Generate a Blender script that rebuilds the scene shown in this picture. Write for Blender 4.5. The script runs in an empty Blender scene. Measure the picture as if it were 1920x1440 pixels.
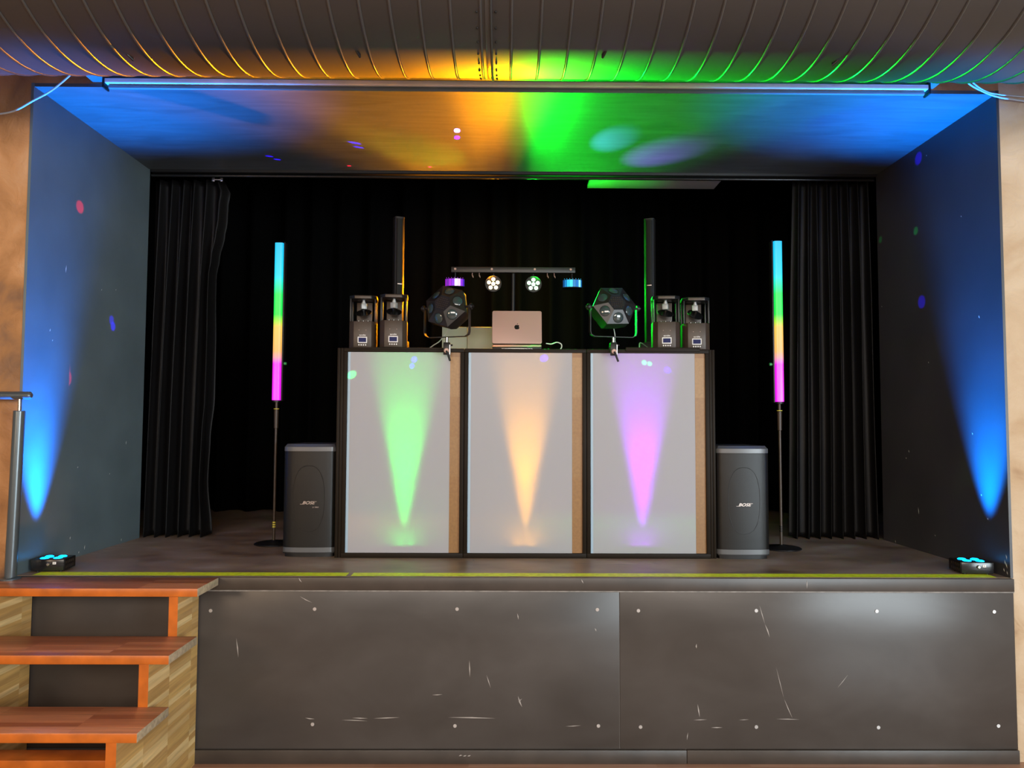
import bpy, bmesh, math, random
from mathutils import Vector, Matrix, Euler
random.seed(7)
C = bpy.context.scene.collection
sc = bpy.context.scene
PI = math.pi

# ---------------------------------------------------------------- camera
FPX, YAW, PITCH, ROLL, CZ = 1453.4, .0088, .0537, .0042, 1.8023
cy, sy, cp, sp = math.cos(YAW), math.sin(YAW), math.cos(PITCH), math.sin(PITCH)
CF = Vector((sy*cp, cy*cp, sp)); r0 = Vector((cy, -sy, 0)); u0 = r0.cross(CF)
CR = math.cos(ROLL)*r0 + math.sin(ROLL)*u0
CU = -math.sin(ROLL)*r0 + math.cos(ROLL)*u0
cam = bpy.data.cameras.new('camera'); camo = bpy.data.objects.new('camera', cam); C.objects.link(camo)
cam.sensor_width = 36; cam.lens = 36*FPX/1920; cam.clip_start = .05
M4 = Matrix((CR, CU, -CF)).transposed().to_4x4(); M4.translation = (0, 0, CZ)
camo.matrix_world = M4
sc.camera = camo

def ray(px, py): return CF*FPX + CR*(px-960) - CU*(py-720)
def atY(px, py, Y): d = ray(px, py); return d*(Y/d.y) + Vector((0, 0, CZ))
def atZ(px, py, z): d = ray(px, py); return d*((z-CZ)/d.z) + Vector((0, 0, CZ))
def atX(px, py, x): d = ray(px, py); return d*(x/d.x) + Vector((0, 0, CZ))

# ---------------------------------------------------------------- world, exposure
sc.view_settings.view_transform = 'Standard'; sc.view_settings.look = 'None'
sc.view_settings.exposure = 0; sc.view_settings.gamma = 1; sc.view_settings.use_curve_mapping = False
w = bpy.data.worlds.new('hall ambience'); sc.world = w; w.use_nodes = True
w.node_tree.nodes['Background'].inputs[0].default_value = (1.0, .86, .74, 1)
w.node_tree.nodes['Background'].inputs[1].default_value = .26

def aim(o, tgt):
    o.rotation_euler = (Vector(tgt) - o.location).to_track_quat('-Z', 'Y').to_euler()
def area(name, loc, tgt, sx, sy_, power, col):
    l = bpy.data.lights.new(name, 'AREA'); l.shape = 'RECTANGLE'; l.size = sx; l.size_y = sy_
    l.energy = power; l.color = col
    o = bpy.data.objects.new(name, l); C.objects.link(o); o.location = loc; aim(o, tgt); return o
area('hall_window_light', (6.0, -2.6, 1.7), (-.6, 5.0, 1.6), 3.6, 2.2, 520, (.80, .93, 1.0))
area('hall_fill_light', (.3, -3.6, 3.1), (.1, 4.8, 1.0), 5.5, 1.6, 330, (1.0, .90, .80))  # added unseen fill from above, brightens floor, tape and treads
area('hall_lamp_light', (-4.5, -2.2, 2.6), (0.6, 4.6, 1.0), 2.0, 1.2, 110, (1.0, .72, .48))

def spot(name, src, tgt, col, power, deg, blend=.6, size=.01):
    l = bpy.data.lights.new(name, 'SPOT'); l.energy = power; l.color = col
    l.spot_size = math.radians(deg); l.spot_blend = blend; l.shadow_soft_size = size
    o = bpy.data.objects.new(name, l); C.objects.link(o); o.location = src; aim(o, tgt); return o

# ---------------------------------------------------------------- dimensions
S = .982            # stage floor
D = 4.264           # plane of the opening
XL, XR = -2.64, 2.765
ZT = 3.685          # soffit
YB = 5.66           # back of the soffit
BY = 4.85           # front plane of the booth
BT = 2.285          # booth top

# ---------------------------------------------------------------- materials
MATS = {}
def mat(name, col, rough=.5, metal=0, spec=.5, emit=None, es=0, noise=0, nscale=20, bump=0, bscale=60, coat=0, sheen=0):
    if name in MATS: return MATS[name]
    m = bpy.data.materials.new(name); m.use_nodes = True; nt = m.node_tree
    b = nt.nodes['Principled BSDF']
    b.inputs['Base Color'].default_value = (*col, 1); b.inputs['Roughness'].default_value = rough
    b.inputs['Metallic'].default_value = metal; b.inputs['Specular IOR Level'].default_value = spec
    b.inputs['Coat Weight'].default_value = coat; b.inputs['Sheen Weight'].default_value = sheen
    if emit: b.inputs['Emission Color'].default_value = (*emit, 1); b.inputs['Emission Strength'].default_value = es
    if noise or bump:
        tc = nt.nodes.new('ShaderNodeTexCoord')
    if noise:
        n = nt.nodes.new('ShaderNodeTexNoise'); n.inputs['Scale'].default_value = nscale; n.inputs['Detail'].default_value = 5
        nt.links.new(tc.outputs['Object'], n.inputs['Vector'])
        r = nt.nodes.new('ShaderNodeMapRange'); r.inputs[1].default_value = .3; r.inputs[2].default_value = .7
        r.inputs[3].default_value = 1-noise; r.inputs[4].default_value = 1+noise
        nt.links.new(n.outputs[0], r.inputs[0])
        mx = nt.nodes.new('ShaderNodeVectorMath'); mx.operation = 'SCALE'; mx.inputs[0].default_value = col
        nt.links.new(r.outputs[0], mx.inputs['Scale']); nt.links.new(mx.outputs[0], b.inputs['Base Color'])
    if bump:
        n = nt.nodes.new('ShaderNodeTexNoise'); n.inputs['Scale'].default_value = bscale; n.inputs['Detail'].default_value = 6
        nt.links.new(tc.outputs['Object'], n.inputs['Vector'])
        bp = nt.nodes.new('ShaderNodeBump'); bp.inputs['Strength'].default_value = bump; bp.inputs['Distance'].default_value = .01
        nt.links.new(n.outputs[0], bp.inputs['Height']); nt.links.new(bp.outputs[0], b.inputs['Normal'])
    MATS[name] = m; return m
def ramp(nt, stops, interp='LINEAR'):
    r = nt.nodes.new('ShaderNodeValToRGB'); r.color_ramp.interpolation = interp
    e = r.color_ramp.elements
    while len(e) > 1: e.remove(e[-1])
    e[0].position = stops[0][0]; e[0].color = (*stops[0][1], 1)
    for p, c in stops[1:]:
        x = e.new(p); x.color = (*c, 1)
    return r
def mapping(nt, scale=(1, 1, 1), rot=(0, 0, 0), loc=(0, 0, 0)):
    tc = nt.nodes.new('ShaderNodeTexCoord'); mp = nt.nodes.new('ShaderNodeMapping')
    mp.inputs['Scale'].default_value = scale; mp.inputs['Rotation'].default_value = rot; mp.inputs['Location'].default_value = loc
    nt.links.new(tc.outputs['Object'], mp.inputs['Vector']); return mp

def plaster(name, stops, seed):
    m = mat(name, (.5, .3, .15), .75); nt = m.node_tree; b = nt.nodes['Principled BSDF']
    mp = mapping(nt, (1, 1, 1), loc=(seed, 0, seed))
    n = nt.nodes.new('ShaderNodeTexNoise'); n.inputs['Scale'].default_value = 2.3; n.inputs['Detail'].default_value = 8
    n.inputs['Distortion'].default_value = .9; nt.links.new(mp.outputs[0], n.inputs['Vector'])
    r = ramp(nt, stops); nt.links.new(n.outputs[0], r.inputs[0]); nt.links.new(r.outputs[0], b.inputs['Base Color'])
    n2 = nt.nodes.new('ShaderNodeTexNoise'); n2.inputs['Scale'].default_value = 9; n2.inputs['Detail'].default_value = 7
    n2.inputs['Distortion'].default_value = 1.4; nt.links.new(mp.outputs[0], n2.inputs['Vector'])
    bp = nt.nodes.new('ShaderNodeBump'); bp.inputs['Strength'].default_value = .55; bp.inputs['Distance'].default_value = .02
    nt.links.new(n2.outputs[0], bp.inputs['Height']); nt.links.new(bp.outputs[0], b.inputs['Normal'])
    return m
def staves(name, c1, c2, c3, axis, row=.045, length=.5, rough=.4, grain=.35):
    """laminated stave board; axis = direction of the staves"""
    m = mat(name, c1, rough); nt = m.node_tree; b = nt.nodes['Principled BSDF']
    tc = nt.nodes.new('ShaderNodeTexCoord'); sx = nt.nodes.new('ShaderNodeSeparateXYZ'); nt.links.new(tc.outputs['Object'], sx.inputs[0])
    cb = nt.nodes.new('ShaderNodeCombineXYZ')
    a, o = (('X', 'Y') if axis == 'X' else ('Y', 'Z'))
    nt.links.new(sx.outputs[a], cb.inputs['X'])
    if axis == 'X':      # treads: rows across the depth, and the height for the nosing
        ad = nt.nodes.new('ShaderNodeMath'); ad.operation = 'ADD'; nt.links.new(sx.outputs['Y'], ad.inputs[0]); nt.links.new(sx.outputs['Z'], ad.inputs[1])
        nt.links.new(ad.outputs[0], cb.inputs['Y'])
    else: nt.links.new(sx.outputs['Z'], cb.inputs['Y'])
    br = nt.nodes.new('ShaderNodeTexBrick'); br.inputs['Scale'].default_value = 1; br.inputs['Brick Width'].default_value = length
    br.inputs['Row Height'].default_value = row; br.inputs['Mortar Size'].default_value = .0004; br.inputs['Bias'].default_value = 0
    br.offset = .37; br.offset_frequency = 1; br.squash = 1
    br.inputs['Color1'].default_value = (0, 0, 0, 1); br.inputs['Color2'].default_value = (1, 1, 1, 1); br.inputs['Mortar'].default_value = (.0, .0, .0, 1)
    nt.links.new(cb.outputs[0], br.inputs['Vector'])
    r = ramp(nt, [(0, c1), (.5, c2), (1, c3)]); nt.links.new(br.outputs['Color'], r.inputs[0])
    mp = nt.nodes.new('ShaderNodeMapping'); mp.inputs['Scale'].default_value = (3, 60, 60) if axis == 'X' else (60, 3, 60)
    nt.links.new(tc.outputs['Object'], mp.inputs[0])
    n = nt.nodes.new('ShaderNodeTexNoise'); n.inputs['Scale'].default_value = 1; n.inputs['Detail'].default_value = 5; nt.links.new(mp.outputs[0], n.inputs['Vector'])
    mr = nt.nodes.new('ShaderNodeMapRange'); mr.inputs[1].default_value = .3; mr.inputs[2].default_value = .7; mr.inputs[3].default_value = 1-grain; mr.inputs[4].default_value = 1+grain*.6
    nt.links.new(n.outputs[0], mr.inputs[0])
    vm = nt.nodes.new('ShaderNodeVectorMath'); vm.operation = 'SCALE'; nt.links.new(r.outputs[0], vm.inputs[0]); nt.links.new(mr.outputs[0], vm.inputs['Scale'])
    nt.links.new(vm.outputs[0], b.inputs['Base Color']); return m

M_plL = plaster('ochre plaster', [(.3, (.16, .09, .055)), (.45, (.36, .17, .06)), (.6, (.50, .25, .10)), (.75, (.56, .33, .17))], 1.3)
M_plR = plaster('sand plaster', [(.22, (.24, .11, .045)), (.34, (.46, .31, .18)), (.55, (.55, .41, .27)), (.75, (.62, .50, .37))], 4.1)
M_slate = mat('slate blue paint', (.11, .145, .158), .42, noise=.10, nscale=3, bump=.03, bscale=90)
M_slateR = mat('shaded slate paint', (.048, .045, .048), .42, noise=.10, nscale=3, bump=.03, bscale=90)  # same slate paint, the right wall's shade put into the colour
M_chip = mat('bare plaster chip', (.75, .72, .66), .8)
def soffit_mat():
    m = mat('painted plywood', (.12, .15, .17), .45); nt = m.node_tree; b = nt.nodes['Principled BSDF']
    mp = mapping(nt, (1.2, 9, 1))
    n = nt.nodes.new('ShaderNodeTexNoise'); n.inputs['Scale'].default_value = 1.5; n.inputs['Detail'].default_value = 6; n.inputs['Distortion'].default_value = 1.5
    nt.links.new(mp.outputs[0], n.inputs['Vector'])
    r = ramp(nt, [(.3, (.062, .072, .078)), (.7, (.095, .11, .12))]); nt.links.new(n.outputs[0], r.inputs[0]); nt.links.new(r.outputs[0], b.inputs['Base Color'])
    return m
M_sof = soffit_mat()
def floor_mat():
    m = mat('worn stage floor', (.07, .055, .045), .38); nt = m.node_tree; b = nt.nodes['Principled BSDF']
    mp = mapping(nt, (1, 1.6, 1))
    n = nt.nodes.new('ShaderNodeTexNoise'); n.inputs['Scale'].default_value = 2.6; n.inputs['Detail'].default_value = 9; n.inputs['Distortion'].default_value = .2
    nt.links.new(mp.outputs[0], n.inputs['Vector'])
    r = ramp(nt, [(.25, (.15, .09, .055)), (.42, (.28, .185, .115)), (.6, (.36, .25, .17)), (.78, (.50, .40, .31))]); nt.links.new(n.outputs[0], r.inputs[0])
    nt.links.new(r.outputs[0], b.inputs['Base Color'])
    mr = nt.nodes.new('ShaderNodeMapRange'); mr.inputs[1].default_value = .35; mr.inputs[2].default_value = .7; mr.inputs[3].default_value = .38; mr.inputs[4].default_value = .46
    nt.links.new(n.outputs[0], mr.inputs[0]); nt.links.new(mr.outputs[0], b.inputs['Roughness']); return m
M_stage = floor_mat()
def board_mat():
    m = mat('dark film faced board', (.05, .042, .036), .27); nt = m.node_tree; b = nt.nodes['Principled BSDF']
    b.inputs['Specular IOR Level'].default_value = .3
    mp = mapping(nt, (.8, 1, 1.4))
    n = nt.nodes.new('ShaderNodeTexNoise'); n.inputs['Scale'].default_value = 2.2; n.inputs['Detail'].default_value = 6; n.inputs['Distortion'].default_value = .4
    nt.links.new(mp.outputs[0], n.inputs['Vector'])
    r = ramp(nt, [(.3, (.052, .043, .037)), (.7, (.078, .067, .060))]); nt.links.new(n.outputs[0], r.inputs[0]); nt.links.new(r.outputs[0], b.inputs['Base Color'])
    n2 = nt.nodes.new('ShaderNodeTexNoise'); n2.inputs['Scale'].default_value = 1.1; n2.inputs['Detail'].default_value = 1
    nt.links.new(mp.outputs[0], n2.inputs['Vector'])
    bp = nt.nodes.new('ShaderNodeBump'); bp.inputs['Strength'].default_value = .3; bp.inputs['Distance'].default_value = .05
    nt.links.new(n2.outputs[0], bp.inputs['Height']); nt.links.new(bp.outputs[0], b.inputs['Normal']); return m
M_board = board_mat()
M_trimdk = mat('dark brown trim', (.05, .038, .03), .4, noise=.2, nscale=6)
M_palestrip = mat('pale worn edge', (.22, .20, .18), .5, noise=.3, nscale=30)
M_scr = mat('scratch', (.38, .34, .31), .6)
M_screw = mat('screw head', (.55, .52, .5), .35, .6)
M_tape = mat('fluorescent yellow tape', (.84, .95, .02), .5, noise=.15, nscale=40)
M_tread = staves('reddish stave wood', (.34, .10, .04), (.50, .17, .075), (.62, .24, .11), 'X', .045, .42, .38, .25)
M_nose = mat('oiled red nosing', (.50, .12, .012), .35, noise=.2, nscale=12)
M_oak = staves('light oak staves', (.66, .40, .13), (.50, .28, .09), (.82, .58, .26), 'Y', .03, .26, .45, .25)
M_endgrain = mat('end grain', (.42, .32, .2), .6, noise=.25, nscale=50)
M_hall = staves('hall parquet', (.40, .20, .12), (.48, .26, .17), (.36, .17, .10), 'X', .07, .5, .35, .2)
M_black = mat('matt black metal', (.008, .007, .007), .4, 0, .35, noise=.15, nscale=30)
M_blackp = mat('black plastic', (.009, .008, .008), .5, 0, .35, noise=.1, nscale=30)
M_void = mat('black wall paint', (.004, .004, .004), .9)
M_duct = mat('dark painted duct', (.024, .021, .019), .5, 0, 1.0, noise=.08, nscale=3)
M_rib = mat('duct seam', (.06, .055, .05), .25)
M_bronze = mat('bronze anodised frame', (.014, .009, .005), .5, .0, .12, noise=.1, nscale=10)
M_chrome = mat('chrome', (.38, .37, .36), .25, 1)
M_alu = mat('warm-lit aluminium', (.45, .28, .225), .45, .15)  # warm light on the silver metal put into its colour
M_graphite = mat('graphite housing', (.048, .030, .018), .42, .1, noise=.06, nscale=30)
M_grille = mat('grille cloth', (.008, .007, .006), .36, 0, .3, noise=.12, nscale=150, bump=.1, bscale=400)
M_colg = mat('column grille cloth', (.006, .006, .005), .5, 0, .15)
M_rim = mat('grey rim', (.11, .11, .112), .35, .2)
M_logo = mat('silver logo', (.6, .5, .45), .3, .6)
M_facet = mat('gloss dark facet', (.014, .012, .011), .3)
M_white = mat('white plastic', (.75, .72, .7), .5)
M_glass = mat('dark lens glass', (.03, .05, .05), .08, 0, 1.0)
M_mirror = mat('mirror', (.7, .7, .7), .06, 1)
M_lcd = mat('blue display', (.01, .012, .05), .4, 0, .1, emit=(.03, .04, .25), es=.12)
M_rail = mat('grey blue coated steel', (.11, .13, .14), .28, .5)
M_cover = mat('green-lit grey cover', (.34, .38, .27), .5)  # green light falling on the case put into its colour
M_yel = mat('yellow marking', (.6, .5, .05), .5)
M_applel = mat('black logo', (.01, .01, .01), .2)
def emis(name, col, s): return mat(name, (0.02, .02, .02), .4, emit=col, es=s)
def velvet(name, col, rough):
    m = mat(name, col, rough, spec=.22 if rough < .6 else .04, noise=.15, nscale=40, bump=.05, bscale=300)
    return m
M_velvet = velvet('black satin curtain', (.0045, .004, .004), .5)
M_backdrop = velvet('black molton backdrop', (.0016, .0016, .0016), .9)
def scrim_mat():
    m = bpy.data.materials.new('white translucent scrim'); m.use_nodes = True; nt = m.node_tree
    nt.nodes.remove(nt.nodes['Principled BSDF']); out = nt.nodes['Material Output']
    d = nt.nodes.new('ShaderNodeBsdfDiffuse'); d.inputs[0].default_value = (.49, .48, .505, 1)
    t = nt.nodes.new('ShaderNodeBsdfTranslucent'); t.inputs[0].default_value = (.8, .8, .8, 1)
    g = nt.nodes.new('ShaderNodeBsdfGlossy'); g.inputs['Roughness'].default_value = .3
    mx = nt.nodes.new('ShaderNodeMixShader'); mx.inputs[0].default_value = .28
    nt.links.new(d.outputs[0], mx.inputs[1]); nt.links.new(t.outputs[0], mx.inputs[2])
    m2 = nt.nodes.new('ShaderNodeMixShader'); m2.inputs[0].default_value = .012
    nt.links.new(mx.outputs[0], m2.inputs[1]); nt.links.new(g.outputs[0], m2.inputs[2])
    tr = nt.nodes.new('ShaderNodeBsdfTransparent')
    m3 = nt.nodes.new('ShaderNodeMixShader'); m3.inputs[0].default_value = .05
    nt.links.new(m2.outputs[0], m3.inputs[1]); nt.links.new(tr.outputs[0], m3.inputs[2])
    nt.links.new(m3.outputs[0], out.inputs[0]); return m
M_scrim = scrim_mat()
M_woodstrip = staves('light wood strip', (.29, .145, .045), (.25, .12, .036), (.33, .18, .065), 'Y', .25, .3, .4, .15)

# ---------------------------------------------------------------- mesh helpers
def BM(): return bmesh.new()
def merge(bm, tmp, mtx=None, mi=0):
    vm = {}
    for v in tmp.verts: vm[v] = bm.verts.new(mtx @ v.co if mtx else v.co)
    for f in tmp.faces:
        try: nf = bm.faces.new([vm[v] for v in f.verts]); nf.material_index = mi; nf.smooth = True
        except ValueError: pass
    tmp.free()
def T(x=0, y=0, z=0, rx=0, ry=0, rz=0): return Matrix.Translation((x, y, z)) @ Euler((rx, ry, rz)).to_matrix().to_4x4()
def bx(bm, c, s, bev=0, mtx=None, mi=0, seg=2):
    t = bmesh.new(); bmesh.ops.create_cube(t, size=1)
    for v in t.verts: v.co = Vector((v.co.x*s[0]+c[0], v.co.y*s[1]+c[1], v.co.z*s[2]+c[2]))
    if bev: bmesh.ops.bevel(t, geom=t.edges[:], offset=bev, segments=seg, profile=.5, affect='EDGES')
    bmesh.ops.recalc_face_normals(t, faces=t.faces[:])
    merge(bm, t, mtx, mi)
def b6(bm, x0, x1, y0, y1, z0, z1, bev=0, mi=0, mtx=None):
    bx(bm, ((x0+x1)/2, (y0+y1)/2, (z0+z1)/2), (x1-x0, y1-y0, z1-z0), bev, mtx, mi)
def lathe(bm, prof, n=32, mtx=None, mi=0, axis='Z'):
    """prof = [(r, h)...] revolved about Z"""
    t = bmesh.new(); rings = []
    for r, h in prof:
        if r < 1e-6: rings.append([t.verts.new((0, 0, h))])
        else: rings.append([t.verts.new((r*math.cos(2*PI*i/n), r*math.sin(2*PI*i/n), h)) for i in range(n)])
    for a, b in zip(rings, rings[1:]):
        for i in range(n):
            j = (i+1) % n
            if len(a) == 1 and len(b) == 1: continue
            if len(a) == 1: t.faces.new([a[0], b[i], b[j]])
            elif len(b) == 1: t.faces.new([a[i], a[j], b[0]])
            else: t.faces.new([a[i], a[j], b[j], b[i]])
    bmesh.ops.recalc_face_normals(t, faces=t.faces[:])
    R = Matrix.Identity(4)
    if axis == 'Y': R = Matrix.Rotation(PI/2, 4, 'X')     # +h points to -Y
    if axis == 'X': R = Matrix.Rotation(PI/2, 4, 'Y')
    merge(bm, t, (mtx @ R) if mtx else R, mi)
def cyl(bm, c, r, h, axis='Z', n=24, r2=None, mi=0, mtx=None, bev=0):
    """centred cylinder"""
    r2 = r if r2 is None else r2; h2 = h/2
    prof = [(0, -h2), (r-bev, -h2), (r, -h2+bev), (r2, h2-bev), (r2-bev, h2), (0, h2)] if bev else [(0, -h2), (r, -h2), (r2, h2), (0, h2)]
    m = Matrix.Translation(c); lathe(bm, prof, n, (mtx @ m) if mtx else m, mi, axis)
def tube(bm, pts, r, n=10, mi=0, mtx=None, flat=None):
    pts = [Vector(p) for p in pts]; t = bmesh.new(); rings = []; up = None
    for i, p in enumerate(pts):
        d = (pts[min(i+1, len(pts)-1)] - pts[max(i-1, 0)]).normalized()
        if up is None: up = Vector((0, 0, 1)) if abs(d.z) < .9 else Vector((0, 1, 0))
        a = d.cross(up).normalized(); b = a.cross(d).normalized(); up = b
        ra, rb = (r, r) if not flat else flat
        rings.append([t.verts.new(p + a*ra*math.cos(2*PI*k/n) + b*rb*math.sin(2*PI*k/n)) for k in range(n)])
    for A, B in zip(rings, rings[1:]):
        for k in range(n): t.faces.new([A[k], A[(k+1) % n], B[(k+1) % n], B[k]])
    t.faces.new(rings[0][::-1]); t.faces.new(rings[-1])
    bmesh.ops.recalc_face_normals(t, faces=t.faces[:]); merge(bm, t, mtx, mi)
def prism(bm, pts2, y0, y1, mtx=None, mi=0, bev=0, plane='XZ'):
    """polygon in XZ extruded along Y (or XY extruded along Z)"""
    t = bmesh.new()
    f = (lambda a, b, h: (a, h, b)) if plane == 'XZ' else ((lambda a, b, h: (a, b, h)) if plane == 'XY' else (lambda a, b, h: (h, a, b)))
    A = [t.verts.new(f(a, b, y0)) for a, b in pts2]; B = [t.verts.new(f(a, b, y1)) for a, b in pts2]
    t.faces.new(A); t.faces.new(B[::-1]); n = len(A)
    for i in range(n): t.faces.new([A[i], B[i], B[(i+1) % n], A[(i+1) % n]])
    bmesh.ops.recalc_face_normals(t, faces=t.faces[:])
    if bev: bmesh.ops.bevel(t, geom=t.edges[:], offset=bev, segments=2, profile=.5, affect='EDGES')
    merge(bm, t, mtx, mi)
def rrect(w, h, r, n=5, cx=0, cz=0):
    o = []
    for sx_, sz_, a0 in ((1, 1, 0), (-1, 1, PI/2), (-1, -1, PI), (1, -1, 1.5*PI)):
        for i in range(n+1):
            a = a0 + PI/2*i/n; o.append((cx+sx_*(w/2-r)+r*math.cos(a), cz+sz_*(h/2-r)+r*math.sin(a)))
    return o
def smooth(pts, k=6):
    """Catmull-Rom through points"""
    P = [Vector(p) for p in pts]; P = [P[0]*2-P[1]] + P + [P[-1]*2-P[-2]]; out = []
    for i in range(1, len(P)-2):
        for j in range(k):
            t = j/k; a, b, c, d = P[i-1:i+3]
            out.append(.5*((2*b)+(c-a)*t+(2*a-5*b+4*c-d)*t*t+(3*b-a-3*c+d)*t**3))
    out.append(P[-2]); return out
def obj(name, bm, m, parent=None, sharp=35):
    me = bpy.data.meshes.new(name); bm.to_mesh(me); bm.free()
    for x in (m if isinstance(m, (list, tuple)) else [m]): me.materials.append(x)
    me.shade_smooth(); me.set_sharp_from_angle(angle=math.radians(sharp))
    o = bpy.data.objects.new(name, me); C.objects.link(o)
    if parent: o.parent = parent
    return o
def thing(name, label, cat, loc=(0, 0, 0), rotz=0, group=None):
    o = bpy.data.objects.new(name, None); C.objects.link(o); o.empty_display_size = .1
    o.location = loc; o.rotation_euler = (0, 0, rotz); o['label'] = label; o['category'] = cat
    if group: o['group'] = group
    return o
def tag(o, label, cat, group=None, kind=None):
    o['label'] = label; o['category'] = cat
    if group: o['group'] = group
    if kind: o['kind'] = kind
    return o
def struct(name, bm, m): o = obj(name, bm, m); o['kind'] = 'structure'; return o
def dup(root, loc, rotz, label):
    r = root.copy(); C.objects.link(r); r.location = loc; r.rotation_euler = (0, 0, rotz); r['label'] = label
    for ch in list(root.children):
        c = ch.copy(); C.objects.link(c); c.parent = r
        for g in list(ch.children):
            d = g.copy(); C.objects.link(d); d.parent = c
    return r
def text(name, s, size, m, parent, mtx, ext=.0006, shear=0, sx_=1.0):
    cu = bpy.data.curves.new(name, 'FONT'); cu.body = s; cu.size = size; cu.extrude = ext; cu.shear = shear
    cu.align_x = 'CENTER'; cu.align_y = 'CENTER'; cu.offset = size*.012
    t = bpy.data.objects.new(name, cu); C.objects.link(t)
    dg = bpy.context.evaluated_depsgraph_get(); me = bpy.data.meshes.new_from_object(t.evaluated_get(dg))
    bpy.data.objects.remove(t); me.name = name
    me.transform(mtx @ Matrix.Rotation(PI/2, 4, 'X') @ Matrix.Diagonal((sx_, 1, 1, 1)))
    me.materials.clear(); me.materials.append(m)
    o = bpy.data.objects.new(name, me); C.objects.link(o); o.parent = parent; return o
def streak(bm, a, b, wd, n, mi=1):
    """thin mark from a to b on a plane with normal n"""
    a, b, n = Vector(a), Vector(b), Vector(n).normalized(); d = (b-a).normalized(); s = d.cross(n)*wd/2; m_ = (a+b)/2 + s*random.uniform(-.8, .8)
    e = n*.0006
    vs = [bm.verts.new(v+e) for v in (a, m_-s, b, m_+s)]
    f = bm.faces.new(vs); f.material_index = mi
    if f.normal.dot(n) < 0: f.normal_flip()

# ================================================================ SETTING
b = BM(); b6(b, -6, 6, -6, D, -.1, 0); struct('floor', b, M_hall)
b = BM(); b6(b, -6, XL-.016, D, D+.16, 0, 6); struct('wall_left', b, M_plL)
b = BM(); b6(b, XR+.016, 6, D, D+.16, 0, 6); struct('wall_right', b, M_plR)
b = BM(); b6(b, XL-.016, XR+.016, D, D+.16, ZT+.02, 6); struct('wall_above', b, M_plL)
# lining boards of the opening, with their chipped paint
b = BM(); b6(b, XL-.015, XL, D-.004, YB+.02, S, ZT+.02)
for px, py, l in ((123, 512, .05), (158, 1031, .03), (93, 622, .02), (236, 834, .03), (145, 878, .012), (205, 890, .01), (131, 1012, .02), (147, 1038, .015), (98, 640, .01), (190, 545, .012), (217, 545, .01), (227, 1015, .02)):
    p = atX(px, py, XL); streak(b, p, p+Vector((0, .006, l)), .007, (1, 0, 0))
struct('wall_left_reveal', b, [M_slate, M_chip])
b = BM(); b6(b, XR, XR+.015, D-.004, YB+.02, S, ZT+.02)
for px, py, l in ((1705, 849, .02), (1723, 965, .05), (1742, 681, .012), (1837, 597, .02), (1803, 407, .01), (1824, 816, .015), (1841, 930, .01), (1654, 576, .012), (1754, 1006, .01), (1700, 860, .01),
                  (1888, 1050, .03), (1886, 1060, .03), (1889, 1066, .03), (1884, 1072, .02), (1890, 1078, .02), (1853, 975, .01), (1680, 1018, .02), (1738, 293, .012)):
    p = atX(px, py, XR); streak(b, p, p+Vector((0, .008, l)), .008, (-1, 0, 0))
struct('wall_right_reveal', b, [M_slateR, M_chip])
b = BM(); b6(b, XL, XR, D, YB, ZT, ZT+.02); struct('ceiling', b, M_sof)
b = BM()
b6(b, -3.8, 3.8, 7.75, 7.85, S, 4.3); b6(b, -3.9, -3.8, YB, 7.85, S, 4.3); b6(b, 3.8, 3.9, YB, 7.85, S, 4.3)
b6(b, -3.9, XL-.016, YB+.021, YB+.05, S, 4.3); b6(b, XR+.016, 3.9, YB+.021, YB+.05, S, 4.3)
b6(b, -3.9, 3.9, YB+.001, YB+.03, ZT+.021, 4.3)
struct('wall_stage_house', b, M_void)
b = BM(); b6(b, -3.9, 3.9, YB, 7.85, 4.3, 4.4); struct('ceiling_stage_house', b, M_void)
# stage deck
b = BM(); b6(b, -3.9, 3.9, D+.001, 7.85, S-.06, S)
for a_, c_ in (((480, 1056), (510, 1048)), ((640, 1051), (735, 1053)), ((1072, 1056), (1121, 1058)), ((1128, 1058), (1216, 1060)), ((1290, 1055), (1330, 1058)), ((885, 1049), (889, 1052)), ((1220, 1055), (1240, 1058)), ((300, 1050), (330, 1048)), ((250, 1062), (262, 1060)), ((330, 1035), (345, 1034))):
    p, q = atZ(*a_, S), atZ(*c_, S); streak(b, p, q, .012, (0, 0, 1))
struct('floor_stage', b, [M_stage, M_palestrip])
# stage front: two boards, lip and skirting
def face_board(name, x0, x1, dots, marks):
    b = BM(); b6(b, x0, x1, D-.018, D, .075, .905, .0015)
    for px, py in dots: cyl(b, atY(px, py, D-.019), .0095, .004, 'Y', 12, mi=2)
    for p0, p1, wd in marks: streak(b, atY(*p0, D-.0185), atY(*p1, D-.0185), wd, (0, -1, 0))
    return struct(name, b, [M_board, M_scr, M_screw])
face_board('wall_stage_front', XL, .622, [(590, 1142), (857, 1142), (1120, 1143), (586, 1358), (853, 1361), (1122, 1361), (395, 1145)],
  [((880, 1238), (881, 1270), .006), ((443, 1196), (447, 1233), .006), ((971, 1305), (979, 1326), .008), ((979, 1310), (972, 1316), .004), ((840, 1345), (930, 1347), .006), ((700, 1347), (750, 1345), .005), ((660, 1346), (690, 1347), .005),
   ((572, 1346), (590, 1348), .005), ((810, 1303), (830, 1302), .004), ((970, 1150), (972, 1162), .005), ((562, 1118), (585, 1130), .004), ((1115, 1178), (1118, 1184), .006), ((912, 1265), (920, 1290), .004), ((1060, 1362), (1090, 1360), .004), ((640, 1350), (690, 1352), .004)])
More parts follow.
